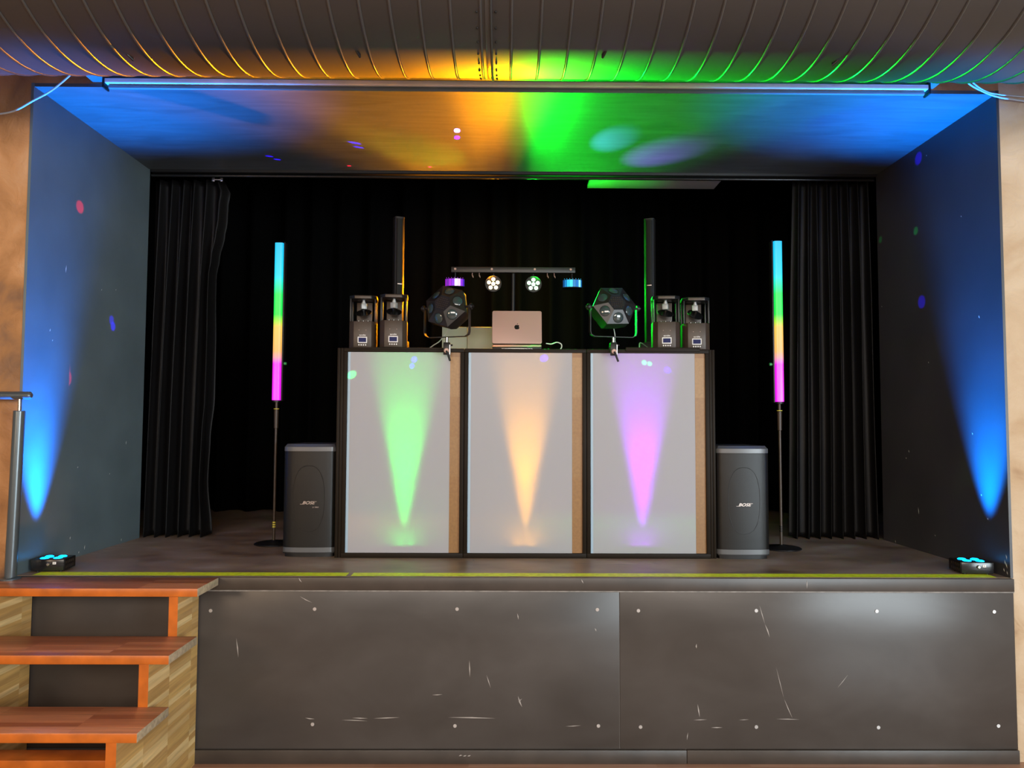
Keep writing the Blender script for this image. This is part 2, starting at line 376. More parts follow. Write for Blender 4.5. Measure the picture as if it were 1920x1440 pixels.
face_board('wall_stage_front', .625, XR+.004, [(1197, 1145), (1418, 1145), (1644, 1146), (1864, 1147), (1201, 1363), (1418, 1363), (1647, 1364), (1872, 1361)],
  [((1424, 1135), (1434, 1170), .004), ((1434, 1170), (1443, 1195), .006), ((1455, 1250), (1470, 1310), .003), ((1470, 1310), (1486, 1347), .004), ((1308, 1320), (1312, 1345), .006), ((1306, 1207), (1306, 1216), .006), ((1455, 1348), (1500, 1349), .004),
   ((1290, 1373), (1288, 1388), .004), ((1333, 1364), (1355, 1364), .005), ((1300, 1350), (1326, 1349), .004), ((1385, 1350), (1405, 1349), .003), ((1570, 1290), (1590, 1265), .003)])
b = BM(); b6(b, XL, XR+.006, D-.026, D, .912, S-.001, .002)
for p0, p1 in (((560, 1083), (566, 1092)), ((1513, 1088), (1513, 1104)), ((1090, 1086), (1094, 1094))): streak(b, atY(*p0, D-.0265), atY(*p1, D-.0265), .005, (0, -1, 0))
struct('trim_1', b, [M_trimdk, M_scr])
b = BM(); b6(b, XL, XR+.006, D-.022, D-.0005, .905, .9115, .001); struct('trim_2', b, M_palestrip)
b = BM(); b6(b, XL, .98, D-.03, D-.0005, 0, .072, .003); b6(b, .982, XR+.006, D-.03, D-.0005, 0, .072, .003)
for x in (860, 868, 876): p = atY(x, 1418, D-.0305); streak(b, p, p+Vector((.02, 0, .006)), .006, (0, -1, 0))
struct('baseboard_stage', b, [M_trimdk, M_scr])

# yellow edge tape in two lengths
for x0, x1, lb in ((-2.56, -.86, 'yellow-green tape along the stage edge, shorter left length'), (-.835, 2.70, 'yellow-green tape along the stage edge, longer right length')):
    b = BM(); t = bmesh.new(); n = int((x1-x0)/.03); ra = []; rb = []
    for i in range(n+1):
        x = x0+(x1-x0)*i/n
        ra.append(t.verts.new((x, D+.006+random.uniform(-.003, .004), S+.0012))); rb.append(t.verts.new((x, D+.100, S+.0012)))
    for i in range(n): t.faces.new([ra[i], ra[i+1], rb[i+1], rb[i]])
    bmesh.ops.recalc_face_normals(t, faces=t.faces[:])
    merge(b, t); tag(obj('edge_tape', b, M_tape), lb, 'tape')

# ================================================================ STAIRS
st = thing('wooden_stairs', 'open-riser wooden stairs with reddish treads and light oak sides left of the stage', 'stairs', (-2.1, D-.02, 0))
ox, oy = -2.1, D-.02
TR = [(.981, 3.945, D-.032, -1.535), (.740, 3.64, 3.97, -1.54), (.500, 3.357, 3.67, -1.545), (.260, 3.05, 3.37, -1.55)]
for z, y0, y1, xr in TR:
    b = BM(); b6(b, -2.85-ox, xr-ox, y0-oy, y1-oy, z-.042, z, .005)
    for f in b.faces:
        if f.normal.y < -.8: f.material_index = 1
        if f.normal.x > .8: f.material_index = 2
    b.normal_update()
    for f in b.faces:
        if f.normal.y < -.6: f.material_index = 1
        if f.normal.x > .6: f.material_index = 2
    obj('tread', b, [M_tread, M_nose, M_endgrain], st)
prof = [(D-.032, 0)]
for z, y0, y1, xr in TR[::-1]:
    pass
pts = [(D-.031-oy, 0)]
pts += [(3.10-oy, 0), (3.08-oy, .218)]
for (z, y0, y1, xr), (z2, yy0, yy1, _) in zip(TR[::-1], TR[::-1][1:]):
    pts += [(yy0+.02-oy, z-.0425), (yy0+.02-oy, z2-.0425)]
pts += [(D-.031-oy, TR[0][0]-.0425)]
for x0, x1 in ((-1.685, -1.64), (-2.575, -2.53)):
    b = BM(); t = bmesh.new()
    A = [t.verts.new((x0-ox, a, c)) for a, c in pts]; B = [t.verts.new((x1-ox, a, c)) for a, c in pts]; n = len(A)
    t.faces.new(A[::-1]); t.faces.new(B)
    for i in range(n): t.faces.new([A[i], A[(i+1) % n], B[(i+1) % n], B[i]])
    bmesh.ops.recalc_face_normals(t, faces=t.faces[:]); t.normal_update()
    idx = [abs(f.normal.y) > .6 for f in t.faces]
    merge(b, t)
    for f, k in zip(b.faces, idx): f.material_index = 1 if k else 0
    obj('side_panel', b, [M_oak, M_nose], st)
b = BM(); b6(b, -2.528-ox, -1.686-ox, 3.60-oy, 3.72-oy, .245, .285, .003); obj('cross_rail', b, M_nose, st)

# railing
p0 = Vector((-2.615, 4.17, .981))
rl = thing('stair_railing', 'grey steel railing post with round handrail at the left edge of the stage', 'railing', p0)
b = BM(); lathe(b, [(0, 0), (.053, 0), (.053, .006), (.048, .009), (.03, .010), (.03, .012), (0, .012)], 32); obj('base_plate', b, M_rail, rl)
b = BM(); cyl(b, (.004, 0, .45), .029, .88, 'Z', 28, bev=.003, mtx=Matrix.Rotation(.016, 4, 'Y')); obj('post', b, M_rail, rl)
b = BM(); cyl(b, (.018, 0, .925), .008, .08, 'Z', 12); obj('connecting_rod', b, M_chrome, rl)
b = BM(); cyl(b, (-.03, 0, .972), .021, .22, 'X', 24, bev=.008)
cyl(b, (-.42, 0, .972), .021, .58, 'X', 24); obj('handrail', b, M_rail, rl)

# ================================================================ DUCT
dt = thing('ventilation_duct', 'large dark round ventilation duct running across above the stage opening', 'duct', (0, 3.28, 4.067))
R = .696
b = BM(); cyl(b, (0, 0, 0), R, 11, 'X', 128); obj('duct_body', b, M_duct, dt, 60)
def ring(bm, x, r0, w_, h_):
    lathe(bm, [(r0-.01, -w_/2), (r0+h_*.6, -w_/2*.8), (r0+h_, 0), (r0+h_*.6, w_/2*.8), (r0-.01, w_/2)], 128, Matrix.Translation((x, 0, 0)), 0, 'X')
xj = -.075
xs = [xj+.0-.03-.119*i for i in range(0, 36)] + [xj+.094+.119*i for i in range(0, 36)]
for x in xs:
    b = BM(); ring(b, x, R, .013, .006); obj('seam_rib', b, M_rib, dt, 60)
b = BM(); ring(b, xj, R, .03, .006); ring(b, xj+.011, R, .012, .014); obj('joint_band', b, M_rib, dt, 60)
for k in range(14):
    a = -PI/2 + (k-7)*.11
    for dx in (-.045, .03):
        b = BM(); c_ = Vector((xj+dx, math.cos(a)*(R+.002), math.sin(a)*(R+.002)))
        bmt = Matrix.Translation(c_); bmesh.ops.create_icosphere(b, subdivisions=1, radius=.005, matrix=bmt); obj('rivet', b, M_black, dt)
for px, py, ry in ((250, 108, -.5), (675, 102, -.35), (1130, 103, .3), (1560, 118, .6)):
    d = ray(px, py); o_ = Vector((0, 0, CZ)) - Vector((0, 3.28, 4.067))
    A_ = d.y**2+d.z**2; B_ = 2*(o_.y*d.y+o_.z*d.z); C_ = o_.y**2+o_.z**2-R*R
    tt = (-B_-math.sqrt(B_*B_-4*A_*C_))/(2*A_); hit = o_+d*tt; nrm = Vector((0, hit.y, hit.z)).normalized()
    b = BM(); tube(b, [hit-nrm*.003, hit+nrm*.012, hit+nrm*.018+Vector((ry*.03, -.02, .02)), hit+nrm*.015+Vector((ry*.06, -.04, .05))], .005, 8); obj('hanger_hook', b, M_black, dt)

# shelf board above the opening and the roller screen under it
b = BM(); b6(b, -2.315, 2.41, 3.992, D-.001, 3.712, 3.75, .002)
tag(obj('overhead_board', b, M_slate), 'dark painted board fixed over the opening, above the roller screen', 'board')
rs = thing('roller_screen', 'long slim white roller screen case under the dark board above the opening', 'projection screen', (0, 4.19, 3.64))
b = BM(); b6(b, -2.20, 2.33, -.028, .028, .026, .052, .004); obj('screen_case', b, mat('off white case', (.78, .76, .70), .5, noise=.15, nscale=3), rs)
b = BM(); cyl(b, (.065, 0, .013), .0125, 4.50, 'X', 20); obj('bottom_bar', b, M_slate, rs)
for x in (-2.205, 2.335):
    b = BM(); b6(b, x-.006, x+.006, -.03, .03, .0, .071, .002); obj('end_bracket', b, M_black, rs)

# loose cables at the top corners
def cable(name, pts, r, m, label, cat='cable', Y=None, k=8):
    b = BM(); tube(b, smooth(pts, k), r, 8); return tag(obj(name, b, m), label, cat)
M_cab = mat('pale cable', (.45, .5, .52), .4)
cable('hanging_cable', [atY(150, 118, 4.12), atY(132, 140, 4.14), atY(96, 170, 4.15), atY(62, 189, 4.17), atY(24, 209, 4.2), atY(-20, 216, 4.23)], .005, M_cab, 'thin cable dangling from the duct over the left corner of the opening')
cable('hanging_cable', [atY(1800, 130, 4.12), atY(1815, 155, 4.14), atY(1840, 170, 4.16), atY(1865, 180, 4.18), atY(1895, 186, 4.22), atY(1945, 193, 4.23)], .005, M_cab, 'upper of two thin cables over the right corner of the opening')
cable('hanging_cable', [atY(1808, 128, 4.16), atY(1823, 153, 4.17), atY(1848, 171, 4.19), atY(1873, 177, 4.21), atY(1900, 180, 4.235), atY(1945, 184, 4.24)], .004, M_cab, 'thinner cable twisted beside another over the right corner of the opening')

# ================================================================ CURTAINS
def curtain(name, xt0, xt1, xb0, xb1, Y, z0, z1, folds, amp, m, label, edge=None, thick=.003, nz=60, nu=220, sharpn=1.0, ph=0):
    t = bmesh.new(); G = []
    rnd = random.Random(name+str(xt0)); jit = [rnd.uniform(-.25, .25) for _ in range(folds+3)]; am = [rnd.uniform(.6, 1.15) for _ in range(folds+3)]
    for j in range(nz+1):
        v = j/nz; z = z1+(z0-z1)*v; row = []
        L = xt0+(xb0-xt0)*v; Rr = xt1+(xb1-xt1)*v
        for i in range(nu+1):
            u = i/nu; q = u*folds+ph; k = int(q); fr = q-k
            a_ = am[k]*(1-fr)+am[k+1]*fr
            s = math.cos(2*PI*(q + jit[k]*math.sin(PI*fr)*.6 + .015*math.sin(3*v+k)))
            s = math.copysign(abs(s)**sharpn, s)
            y = Y + amp*(.55+.45*min(1, v*3))*a_*s + .01*math.sin(5*u+4*v)
            ex = (edge(z)-Rr)*max(0, (u-.72)/.28)**1.5 if edge else 0
            x = L+(Rr-L)*u + ex + amp*.35*math.sin(2*PI*q)*min(1, .4+v)
            row.append(t.verts.new((x, y, z + (.012*math.cos(2*PI*q) if j == nz else 0))))
        G.append(row)
    for j in range(nz):
        for i in range(nu): t.faces.new([G[j][i], G[j][i+1], G[j+1][i+1], G[j+1][i]])
    bm = BM(); merge(bm, t)
    o = obj(name, bm, m, None, 180); so = o.modifiers.new('thickness', 'SOLIDIFY'); so.thickness = thick
    return o
E_ = [(3.62, -2.12), (3.60, -2.10), (3.53, -2.07), (3.45, -2.085), (3.32, -2.09), (3.2, -2.11), (3.05, -2.145), (2.9, -2.17), (2.75, -2.172), (2.4, -2.165), (2.0, -2.165), (1.7, -2.19), (1.4, -2.20), (.98, -2.16)]
def edgeL(z):
    for (a, xa), (c, xc) in zip(E_, E_[1:]):
        if z >= c: f = (a-z)/(a-c); f = f*f*(3-2*f); return xa+(xc-xa)*f
    return E_[-1][1]
cL = curtain('stage_curtain', -2.63, -2.1, -2.655, -2.17, 5.74, S+.004, 3.625, 6, .05, M_velvet, '', edgeL)
tag(cL, 'black pleated stage curtain gathered at the left of the opening', 'curtain')
b = BM()
for dx in (-.03, .03): bx(b, (-2.145+dx, 5.69, 3.618), (.022, .012, .03), .003)
cyl(b, (-2.145, 5.69, 3.618), .007, .06, 'X', 12); obj('curtain_runner', b, M_chrome, cL)
cR = curtain('stage_curtain', 2.165, 2.745, 2.10, 2.78, 5.74, S+.004, 3.655, 8, .045, M_velvet, '')
tag(cR, 'black pleated stage curtain gathered at the right of the opening', 'curtain')
bd = curtain('backdrop_curtain', -3.7, 3.7, -3.7, 3.7, 7.45, S+.003, 4.25, 26, .07, M_backdrop, '', nz=6, nu=420)
tag(bd, 'black backdrop curtain hanging across the back of the stage', 'curtain')
ct = thing('curtain_track', 'black curtain track running under the back edge of the stage ceiling', 'curtain track', (.06, 5.70, 3.64))
b = BM(); b6(b, -2.69, 2.70, -.035, .02, .028, .1, .002); obj('track_beam', b, mat('track black', (.012, .012, .012), .6), ct)
b = BM(); cyl(b, (0, -.015, .006), .011, 5.38, 'X', 16); obj('track_tube', b, mat('black tube', (.03, .03, .03), .2, .6), ct)
# board hung in the stage house, catching the green light
b = BM(); p = atZ(1101, 353, 3.76); q = atZ(1340, 353, 3.76)
b6(b, p.x, q.x, 5.80, p.y, 3.76, 3.79, .002); b6(b, p.x+.2, p.x+.24, 5.9, 6.0, 3.79, 4.3); b6(b, q.x-.24, q.x-.2, 5.9, 6.0, 3.79, 4.3)
tag(obj('ceiling_panel', b, mat('white panel', (.45, .45, .45), .6)), 'pale flat panel hung behind the curtain track, lit green', 'panel')

# ================================================================ DJ BOOTH
bt = thing('dj_booth', 'wide booth front of three white backlit panels in bronze frames centre stage', 'dj booth', (.13, BY, S))
bx0 = .13
def frame(bm, x0, x1, z0, z1, wd, y0, y1, bev=.002):
    b6(bm, x0, x1, y0, y1, z1-wd[0], z1, bev); b6(bm, x0, x1, y0, y1, z0, z0+wd[1], bev)
    b6(bm, x0, x0+wd[2], y0, y1, z0+wd[1]+.0002, z1-wd[0]-.0002, bev); b6(bm, x1-wd[3], x1, y0, y1, z0+wd[1]+.0002, z1-wd[0]-.0002, bev)
PH = BT-S
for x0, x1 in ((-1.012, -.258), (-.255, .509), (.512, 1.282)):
    b = BM(); frame(b, x0-bx0, x1-bx0, 0.0, PH, (.024, .03, .024, .024), 0, .032); f = obj('panel_frame', b, M_bronze, bt)
    b = BM(); b6(b, x0-bx0+.024, x1-bx0-.088, .014, .0155, .03, PH-.024); obj('panel_screen', b, M_scrim, f)
    b = BM(); b6(b, x0-bx0+.0242, x0-bx0+.040, .0125, .0135, .031, PH-.0242); obj('reflection_strip', b, mat('pale blue reflection strip', (.34, .46, .56), .4), f)  # bluish reflection at the panel's left edge, painted as a strip
    b = BM(); b6(b, x1-bx0-.0878, x1-bx0-.0242, .013, .020, .031, PH-.0242); obj('side_strip', b, M_woodstrip, f)  # wood-toned strip down the panel's right edge
for x0, x1, s in ((-1.052, -1.014, 1), (1.284, 1.318, -1)):
    b = BM(); b6(b, x0-bx0, (x0+x1)/2-bx0-.001, .004, .034, 0, PH, .002); b6(b, (x0+x1)/2-bx0+.001, x1-bx0, .004, .034, 0, PH, .002)
    xx = (x0 if s > 0 else x1-.02)-bx0; b6(b, xx, xx+.02, .036, .62, PH-.03, PH); b6(b, xx, xx+.02, .036, .62, 0, .03); b6(b, xx, xx+.02, .59, .62, .03, PH-.03); b6(b, xx+.008, xx+.012, .036, .59, .03, PH-.03)
    obj('wing_frame', b, M_bronze, bt)
# shelf rail at the right of the top
b = BM(); b6(b, .756-bx0, 1.222-bx0, -.012, -.0005, PH-.014, PH+.012, .002)
for x in (.765, 1.213): cyl(b, (x-bx0, -.014, PH+.004), .004, .004, 'Y', 10)
obj('ledge_rail', b, M_bronze, bt)
b = BM(); b6(b, -.97-bx0, -.37-bx0, -.006, -.0005, PH-.008, PH+.004, .001); obj('ledge_rail', b, M_bronze, bt)
b = BM(); b6(b, -1.0-bx0, 1.27-bx0, .0325, .10, PH-.078, PH-.066, .001); obj('added_baffle', b, M_black, bt)  # unseen added baffle, stops the panel beams leaking up behind the frame
# table behind
tb = thing('folding_table', 'black table standing behind the booth front and carrying the equipment', 'table', (.13, 5.2, S))
b = BM(); b6(b, -1.13, 1.13, -.29, .38, BT-S-.035, BT-S, .004); obj('table_top', b, M_blackp, tb)
for x in (-1.08, 1.08):
    for y in (-.22, .32):
        b = BM(); cyl(b, (x, y, (BT-S-.036)/2), .016, BT-S-.036, 'Z', 14); obj('leg', b, M_black, tb)

# uplights behind the panels
def uplight(label, loc, rz, col, group=None, es=9):
    u = thing('battery_uplight', label, 'uplight', loc, rz, group)
    b = BM(); b6(b, -.085, .085, -.075, .075, .008, .070, .004); obj('housing', b, mat('gloss black', (.012, .012, .013), .22), u)
    for x in (-.035, .035):
        for y in (-.03, .03):
            b = BM(); lathe(b, [(0, .0), (.022, 0), (.022, .002), (.016, .005), (0, .0065)], 20, T(x, y, .0702)); obj('lens', b, emis('glow %.2f %.2f %.2f' % col, col, es), u)
    b = BM(); cyl(b, (.005, -.079, .045), .009, .012, 'Y', 16, bev=.002); obj('dial', b, M_chrome, u)
    b = BM(); b6(b, .027, .045, -.077, -.0752, .043, .057, .001); b6(b, .034, .038, -.0776, -.077, .048, .052, 0, 1); obj('switch_plate', b, [M_white, M_black], u)
    for g in (-1, 1):
        b = BM(); b6(b, min(g*.0852, g*.088), max(g*.0852, g*.088), -.07, .07, .010, .069, .001)
        for i in range(5):
            for j in range(2): b6(b, min(g*.0878, g*.0887), max(g*.0878, g*.0887), -.055+.022*i, -.047+.022*i, .018+.027*j, .032+.027*j, 0, 1)
        obj('side_vent', b, [M_black, M_graphite], u)
    for x in (-.06, .06):
        for y in (-.05, .05):
            b = BM(); cyl(b, (x, y, .0042), .009, .0082, 'Z', 12); obj('foot', b, M_blackp, u)
    return u
BLUE = (.0, .35, 1.0)
uplight('battery uplight glowing blue on the stage floor beside the steel railing post', (-2.535, 4.43, S), .12, BLUE)
uplight('battery uplight glowing blue on the stage floor at the right end of the stage edge', (2.645, 4.42, S), -.10, BLUE)
ups = [(-.625, (.0, 1.0, .06), 'green'), (.13, (1.0, .42, .0), 'amber'), (.86, (.40, .0, 1.0), 'purple')]
for x, col, nm in ups:
    uplight('small uplight shining %s behind a white panel of the booth' % nm, (x, BY+.115, S), 0, col, es=80)
for (x, col, nm), pw in zip(ups, (720, 560, 950)):
    for d_, h_, dg_, k_ in ((.045, .6, 36, .10), (.065, .85, 30, .5), (.10, 1.35, 27, 2.2)):
        spot('panel_beam_'+nm, (x, BY+.0155+d_, S+.09), (x+.004, BY+.0155, S+.09+h_), col, pw*k_, dg_, 1.0, .012)
# corner wash lights of the two blue uplights
for x, s in ((-2.535, 1), (2.645, -1)):
    spot('corner_light', (x, 4.43, S+.085), (x+s*.33, 4.22, ZT), (.0, .22, 1.0), 1600, 52, 1.0, .02)
    spot('corner_beam', (x, 4.43, S+.085), (x-s*.12, 4.42, S+2.0), (.0, .20, 1.0), 750 if s > 0 else 1900, 46, 1.0, .02)

# ================================================================ SUBWOOFERS
def subwoofer(label, loc, rz=0):
    s = thing('subwoofer', label, 'subwoofer', loc, rz)
    W, H = .332, .70
    def outline(w, d, fr):
        o = [(w/2, d), (-w/2, d)]
        n = 10; o.append((-w/2, .06))
        for i in range(n+1):
            a = PI + (PI)*i/n; x = (w/2)*math.cos(a); o.append((x, .05 - fr*(-math.sin(a))**.55 if abs(math.sin(a)) > 1e-9 else .05))
        o.append((w/2, .06)); return o
    ol = outline(W, .50, .05)
    b = BM(); prism(b, ol, .022, H-.045, plane='XY'); obj('cabinet', b, M_blackp, s, 40)
    fo = [(x*1.002, y-.0015) for x, y in outline(W, .12, .05)]
    b = BM(); prism(b, fo, .06, H-.045, plane='XY'); obj('front_grille', b, M_grille, s, 50)
    b = BM(); prism(b, [(x*1.004, y-.003) for x, y in outline(W, .12, .05)], H-.0445, H-.018, plane='XY'); obj('top_rim', b, M_rim, s, 50)
    b = BM(); prism(b, [(x*1.004, y-.003) for x, y in outline(W, .12, .05)], .030, .0595, plane='XY'); obj('bottom_rim', b, M_rim, s, 50)
    b = BM(); t = bmesh.new()
    A = [t.verts.new((x, y, H-.0445 if y > .12 else H-.0178)) for x, y in ol]; B = [t.verts.new((x*.93, .02+y*.95, H)) for x, y in ol]
    t.faces.new(A[::-1]); t.faces.new(B); n = len(A)
    for i in range(n): t.faces.new([A[i], A[(i+1) % n], B[(i+1) % n], B[i]])
    bmesh.ops.recalc_face_normals(t, faces=t.faces[:]); merge(b, t); obj('top_cover', b, mat('dark grey top', (.07, .07, .08), .3), s, 30)
    b = BM(); prism(b, [(x*.94, y*.97+.01) for x, y in ol], .0, .0295, plane='XY'); obj('plinth', b, M_black, s)
    # raised oval behind the cloth
    b = BM(); n = 60; pts = []
    for i in range(n+1):
        a = 2*PI*i/n; x = .098*math.copysign(abs(math.cos(a))**.8, math.cos(a)); z = .36+.205*math.copysign(abs(math.sin(a))**.8, math.sin(a))
        q = min(1, abs(x)/(W/2)); pts.append((x, .05-.05*(math.sqrt(1-q*q))**.55-.0008, z))
    tube(b, pts, .0022, 6); obj('driver_outline', b, M_grille, s)
    text('brand_lettering', 'BOSE', .026, M_logo, s, T(0, -.0035, .335), .001, .35, 1.25)
    b = BM(); b6(b, -.050, -.030, -.0045, -.003, .3262, .3282); b6(b, .028, .052, -.0045, -.003, .3425, .3445); obj('brand_bar', b, M_logo, s)
    return s
sb = subwoofer('black subwoofer on the stage floor left of the white booth', (-1.222, 4.87, S))
text('series_lettering', 'L1 PRO', .010, M_logo, sb, T(.045, -.003, .308), .0006, .2, 1.2)
subwoofer('black subwoofer on the stage floor right of the white booth', (1.487, 4.83, S))

# ================================================================ LED TUBES
def tube_mat():
    m = mat('pixel tube glow', (.05, .05, .05), .3); nt = m.node_tree; b = nt.nodes['Principled BSDF']
    tc = nt.nodes.new('ShaderNodeTexCoord'); sx = nt.nodes.new('ShaderNodeSeparateXYZ'); nt.links.new(tc.outputs['Object'], sx.inputs[0])
    mr = nt.nodes.new('ShaderNodeMapRange'); mr.inputs[1].default_value = .99; mr.inputs[2].default_value = 2.09
    nt.links.new(sx.outputs['Z'], mr.inputs[0])
    r = ramp(nt, [(0, (.80, 0, .85)), (.23, (.85, 0, .78)), (.27, (1, .30, .35)), (.31, (.95, .42, .10)), (.46, (.85, .55, .08)), (.50, (.35, .8, .03)), (.54, (.0, .75, .05)), (.67, (0, .8, .10)), (.75, (0, .8, .6)), (.80, (0, .68, .95)), (1, (.0, .52, 1))])
    nt.links.new(mr.outputs[0], r.inputs[0]); nt.links.new(r.outputs[0], b.inputs['Emission Color']); b.inputs['Emission Strength'].default_value = 1.15
    return m
M_tubeg = tube_mat()
def led_tube(label, loc, rz, knob):
    s = thing('led_tube_stand', label, 'light stand', loc, rz)
    b = BM(); lathe(b, [(0, 0), (.125, 0), (.13, .004), (.13, .008), (.12, .014), (.03, .022), (.02, .03), (0, .03)], 48); obj('round_base', b, M_black, s)
    b = BM(); cyl(b, (0, 0, .42), .0095, .80, 'Z', 16); obj('lower_pole', b, M_graphite, s)
    b = BM(); cyl(b, (0, 0, .86), .014, .13, 'Z', 20, .016, bev=.002); cyl(b, (0, 0, .945), .010, .06, 'Z', 16); obj('clutch', b, M_graphite, s)
    b = BM(); cyl(b, (0, 0, .93), .018, .005, 'Z', 20); obj('marking_ring', b, M_yel, s)
    b = BM(); prism(b, rrect(.058, .052, .016, 5), .99, 2.09, plane='XY', mtx=T(0, 0, 0)); obj('diffuser', b, M_tubeg, s, 50)
    b = BM(); kx = .034*knob
    b6(b, min(kx, kx+.010*knob), max(kx, kx+.010*knob), -.02, .035, .985, 2.095, .002); b6(b, -.03, .03, .0262, .036, .985, 2.095, .002)
    cyl(b, (0, 0, .982), .028, .012, 'Z', 24); obj('channel', b, M_black, s)
    b = BM(); cyl(b, (.055*knob, .0, 1.245), .010, .018, 'X', 14, bev=.002); b6(b, min(.044*knob, .05*knob), max(.044*knob, .05*knob), -.004, .004, 1.24, 1.25); obj('tilt_knob', b, mat('green knob', (.05, .35, .1), .4), s)
    for z in (.10, .115, .13): 
        b = BM(); cyl(b, (0, 0, z+.02), .0115, .009, 'Z', 16); obj('marking_band', b, M_yel if knob > 0 else M_black, s)
    return s
led_tube('glowing multicolour light tube on a stand, left of the left subwoofer', (-1.585, 5.39, S), .0, 1)
led_tube('glowing multicolour light tube on a stand, right of the right subwoofer', (1.863, 5.25, S), .0, -1)

# ================================================================ COLUMN SPEAKERS
def column(label, loc, rz):
    s = thing('column_speaker', label, 'column speaker', loc, rz)
    b = BM(); prism(b, rrect(.072, .085, .02, 5), .10, .97, plane='XY'); obj('column_body', b, mat('column plastic', (.012, .011, .01), .4, 0, .3), s, 50)
    b = BM(); prism(b, [(x, y-.0005) for x, y in rrect(.056, .09, .018, 5)], .105, .965, plane='XY', mtx=T(0, -.003, 0)); obj('column_grille', b, M_colg, s, 50)
    b = BM(); prism(b, rrect(.074, .087, .02, 5), .971, .98, plane='XY'); obj('end_cap', b, M_blackp, s, 50)
    b = BM(); prism(b, rrect(.15, .13, .03, 5), 0, .1, plane='XY', bev=.004); obj('column_foot', b, M_blackp, s, 50)
    b = BM(); b6(b, -.014, .018, -.0495, -.0482, .50, .506, .0005); obj('brand_badge', b, M_logo, s)
    return s
column('slim black column speaker behind the left pair of scanner lights', (-.758, 5.42, BT+.0005), .35)
column('slim black column speaker behind the right pair of scanner lights', (1.02, 5.42, BT+.0005), -.35)

# ================================================================ SCANNERS
def scanner(label, loc, rz, mz, mtilt, lcd=M_lcd):
    s = thing('scanner_light', label, 'stage light', loc, rz, 'scanner lights on the booth')
    def octo(w, d, c): return [(w/2-c, d/2), (-w/2+c, d/2), (-w/2, d/2-c), (-w/2, -d/2+c), (-w/2+c, -d/2), (w/2-c, -d/2), (w/2, -d/2+c), (w/2, d/2-c)]
    b = BM(); prism(b, octo(.172, .172, .03), .008, .168, plane='XY', bev=.0015); obj('base_housing', b, M_graphite, s)
    b = BM(); b6(b, -.056, .056, -.089, -.0862, .012, .166, .001); obj('front_plate', b, M_graphite, s)
    b = BM(); b6(b, -.030, .030, -.0915, -.0892, .036, .074, .003); obj('display_bezel', b, M_white, s)
    b = BM(); b6(b, -.024, .024, -.0925, -.0916, .042, .068); obj('display', b, lcd, s)
    b = BM()
    for i in range(4): cyl(b, (-.021+.014*i, -.0905, .025), .0045, .003, 'Y', 10)
    obj('button_row', b, M_white, s)
    text('brand_lettering', 'eurolite', .013, M_white, s, T(0, -.0897, .084), .0004, .15, 1)
    for x in (-.022, .022):
        b = BM(); cyl(b, (x, -.0897, .115), .0019, .002, 'Y', 8); obj('screw', b, M_alu, s)
    for x in (-.078, .078):
        for y in (-.07, .07):
            b = BM(); b6(b, x-.005, x+.005, y-.008, y+.008, .166, .305, .001); obj('post', b, M_black, s)
    b = BM(); b6(b, -.05, .05, .055, .059, .166, .300, .001); obj('rear_plate', b, M_graphite, s)
    b = BM(); prism(b, octo(.176, .172, .035), .304, .326, plane='XY', bev=.003); obj('top_cap', b, M_black, s)
    b = BM(); b6(b, -.052, .052, -.090, -.0862, .306, .322, .001); obj('cap_plate', b, M_graphite, s)
    b = BM()
    for x in (-.03, 0, .03): cyl(b, (x, -.03, .172), .011, .010, 'Z', 14)
    obj('lens_group', b, M_glass, s)
    mt = T(0, -.02, .27, 0, 0, mz)
    b = BM(); cyl(b, (0, 0, .028), .009, .012, 'Z', 14, mtx=mt); cyl(b, (0, 0, .018), .013, .01, 'Z', 14, mtx=mt); bx(b, (0, 0, -.004), (.036, .036, .034), .003, mt); obj('tilt_motor', b, mat('motor casing', (.34, .36, .36), .4, .2), s)
    mm = T(0, -.02, .225, mtilt[0], mtilt[1], mz)
    b = BM(); t = bmesh.new(); n = 28
    A = [t.verts.new((.052*math.cos(2*PI*i/n), .046*math.sin(2*PI*i/n), 0)) for i in range(n)]; B = [t.verts.new((v.co.x, v.co.y, .004)) for v in A]
    t.faces.new(A[::-1]); t.faces.new(B)
    for i in range(n): t.faces.new([A[i], A[(i+1) % n], B[(i+1) % n], B[i]])
    merge(b, t, mm); bx(b, (0, 0, .014), (.012, .02, .022), .001, mm); obj('scan_mirror', b, mat('mirror back', (.006, .006, .006), .25), s)
    for x in (-.06, .06):
        for y in (-.06, .06):
            b = BM(); cyl(b, (x, y, .004), .01, .009, 'Z', 12); obj('foot', b, M_blackp, s)
    s.scale = (1, 1, 1.07)
    return s
zt = BT+.003
s1 = scanner('boxy scanner light at the far left end of the booth, left of its pair', (-.925, 5.04, zt), .10, .3, (.5, -.25))
s2 = scanner('boxy scanner light in front of the left column speaker, right of its pair', (-.72, 4.985, zt), .10, -.5, (.45, .3))
scanner('boxy scanner light in front of the right column speaker, left of its pair', (1.035, 4.985, zt), -.10, -.3, (.5, .3))
scanner('boxy scanner light at the far right end of the booth, right of its pair', (1.24, 5.04, zt), -.10, -.2, (.6, .45))

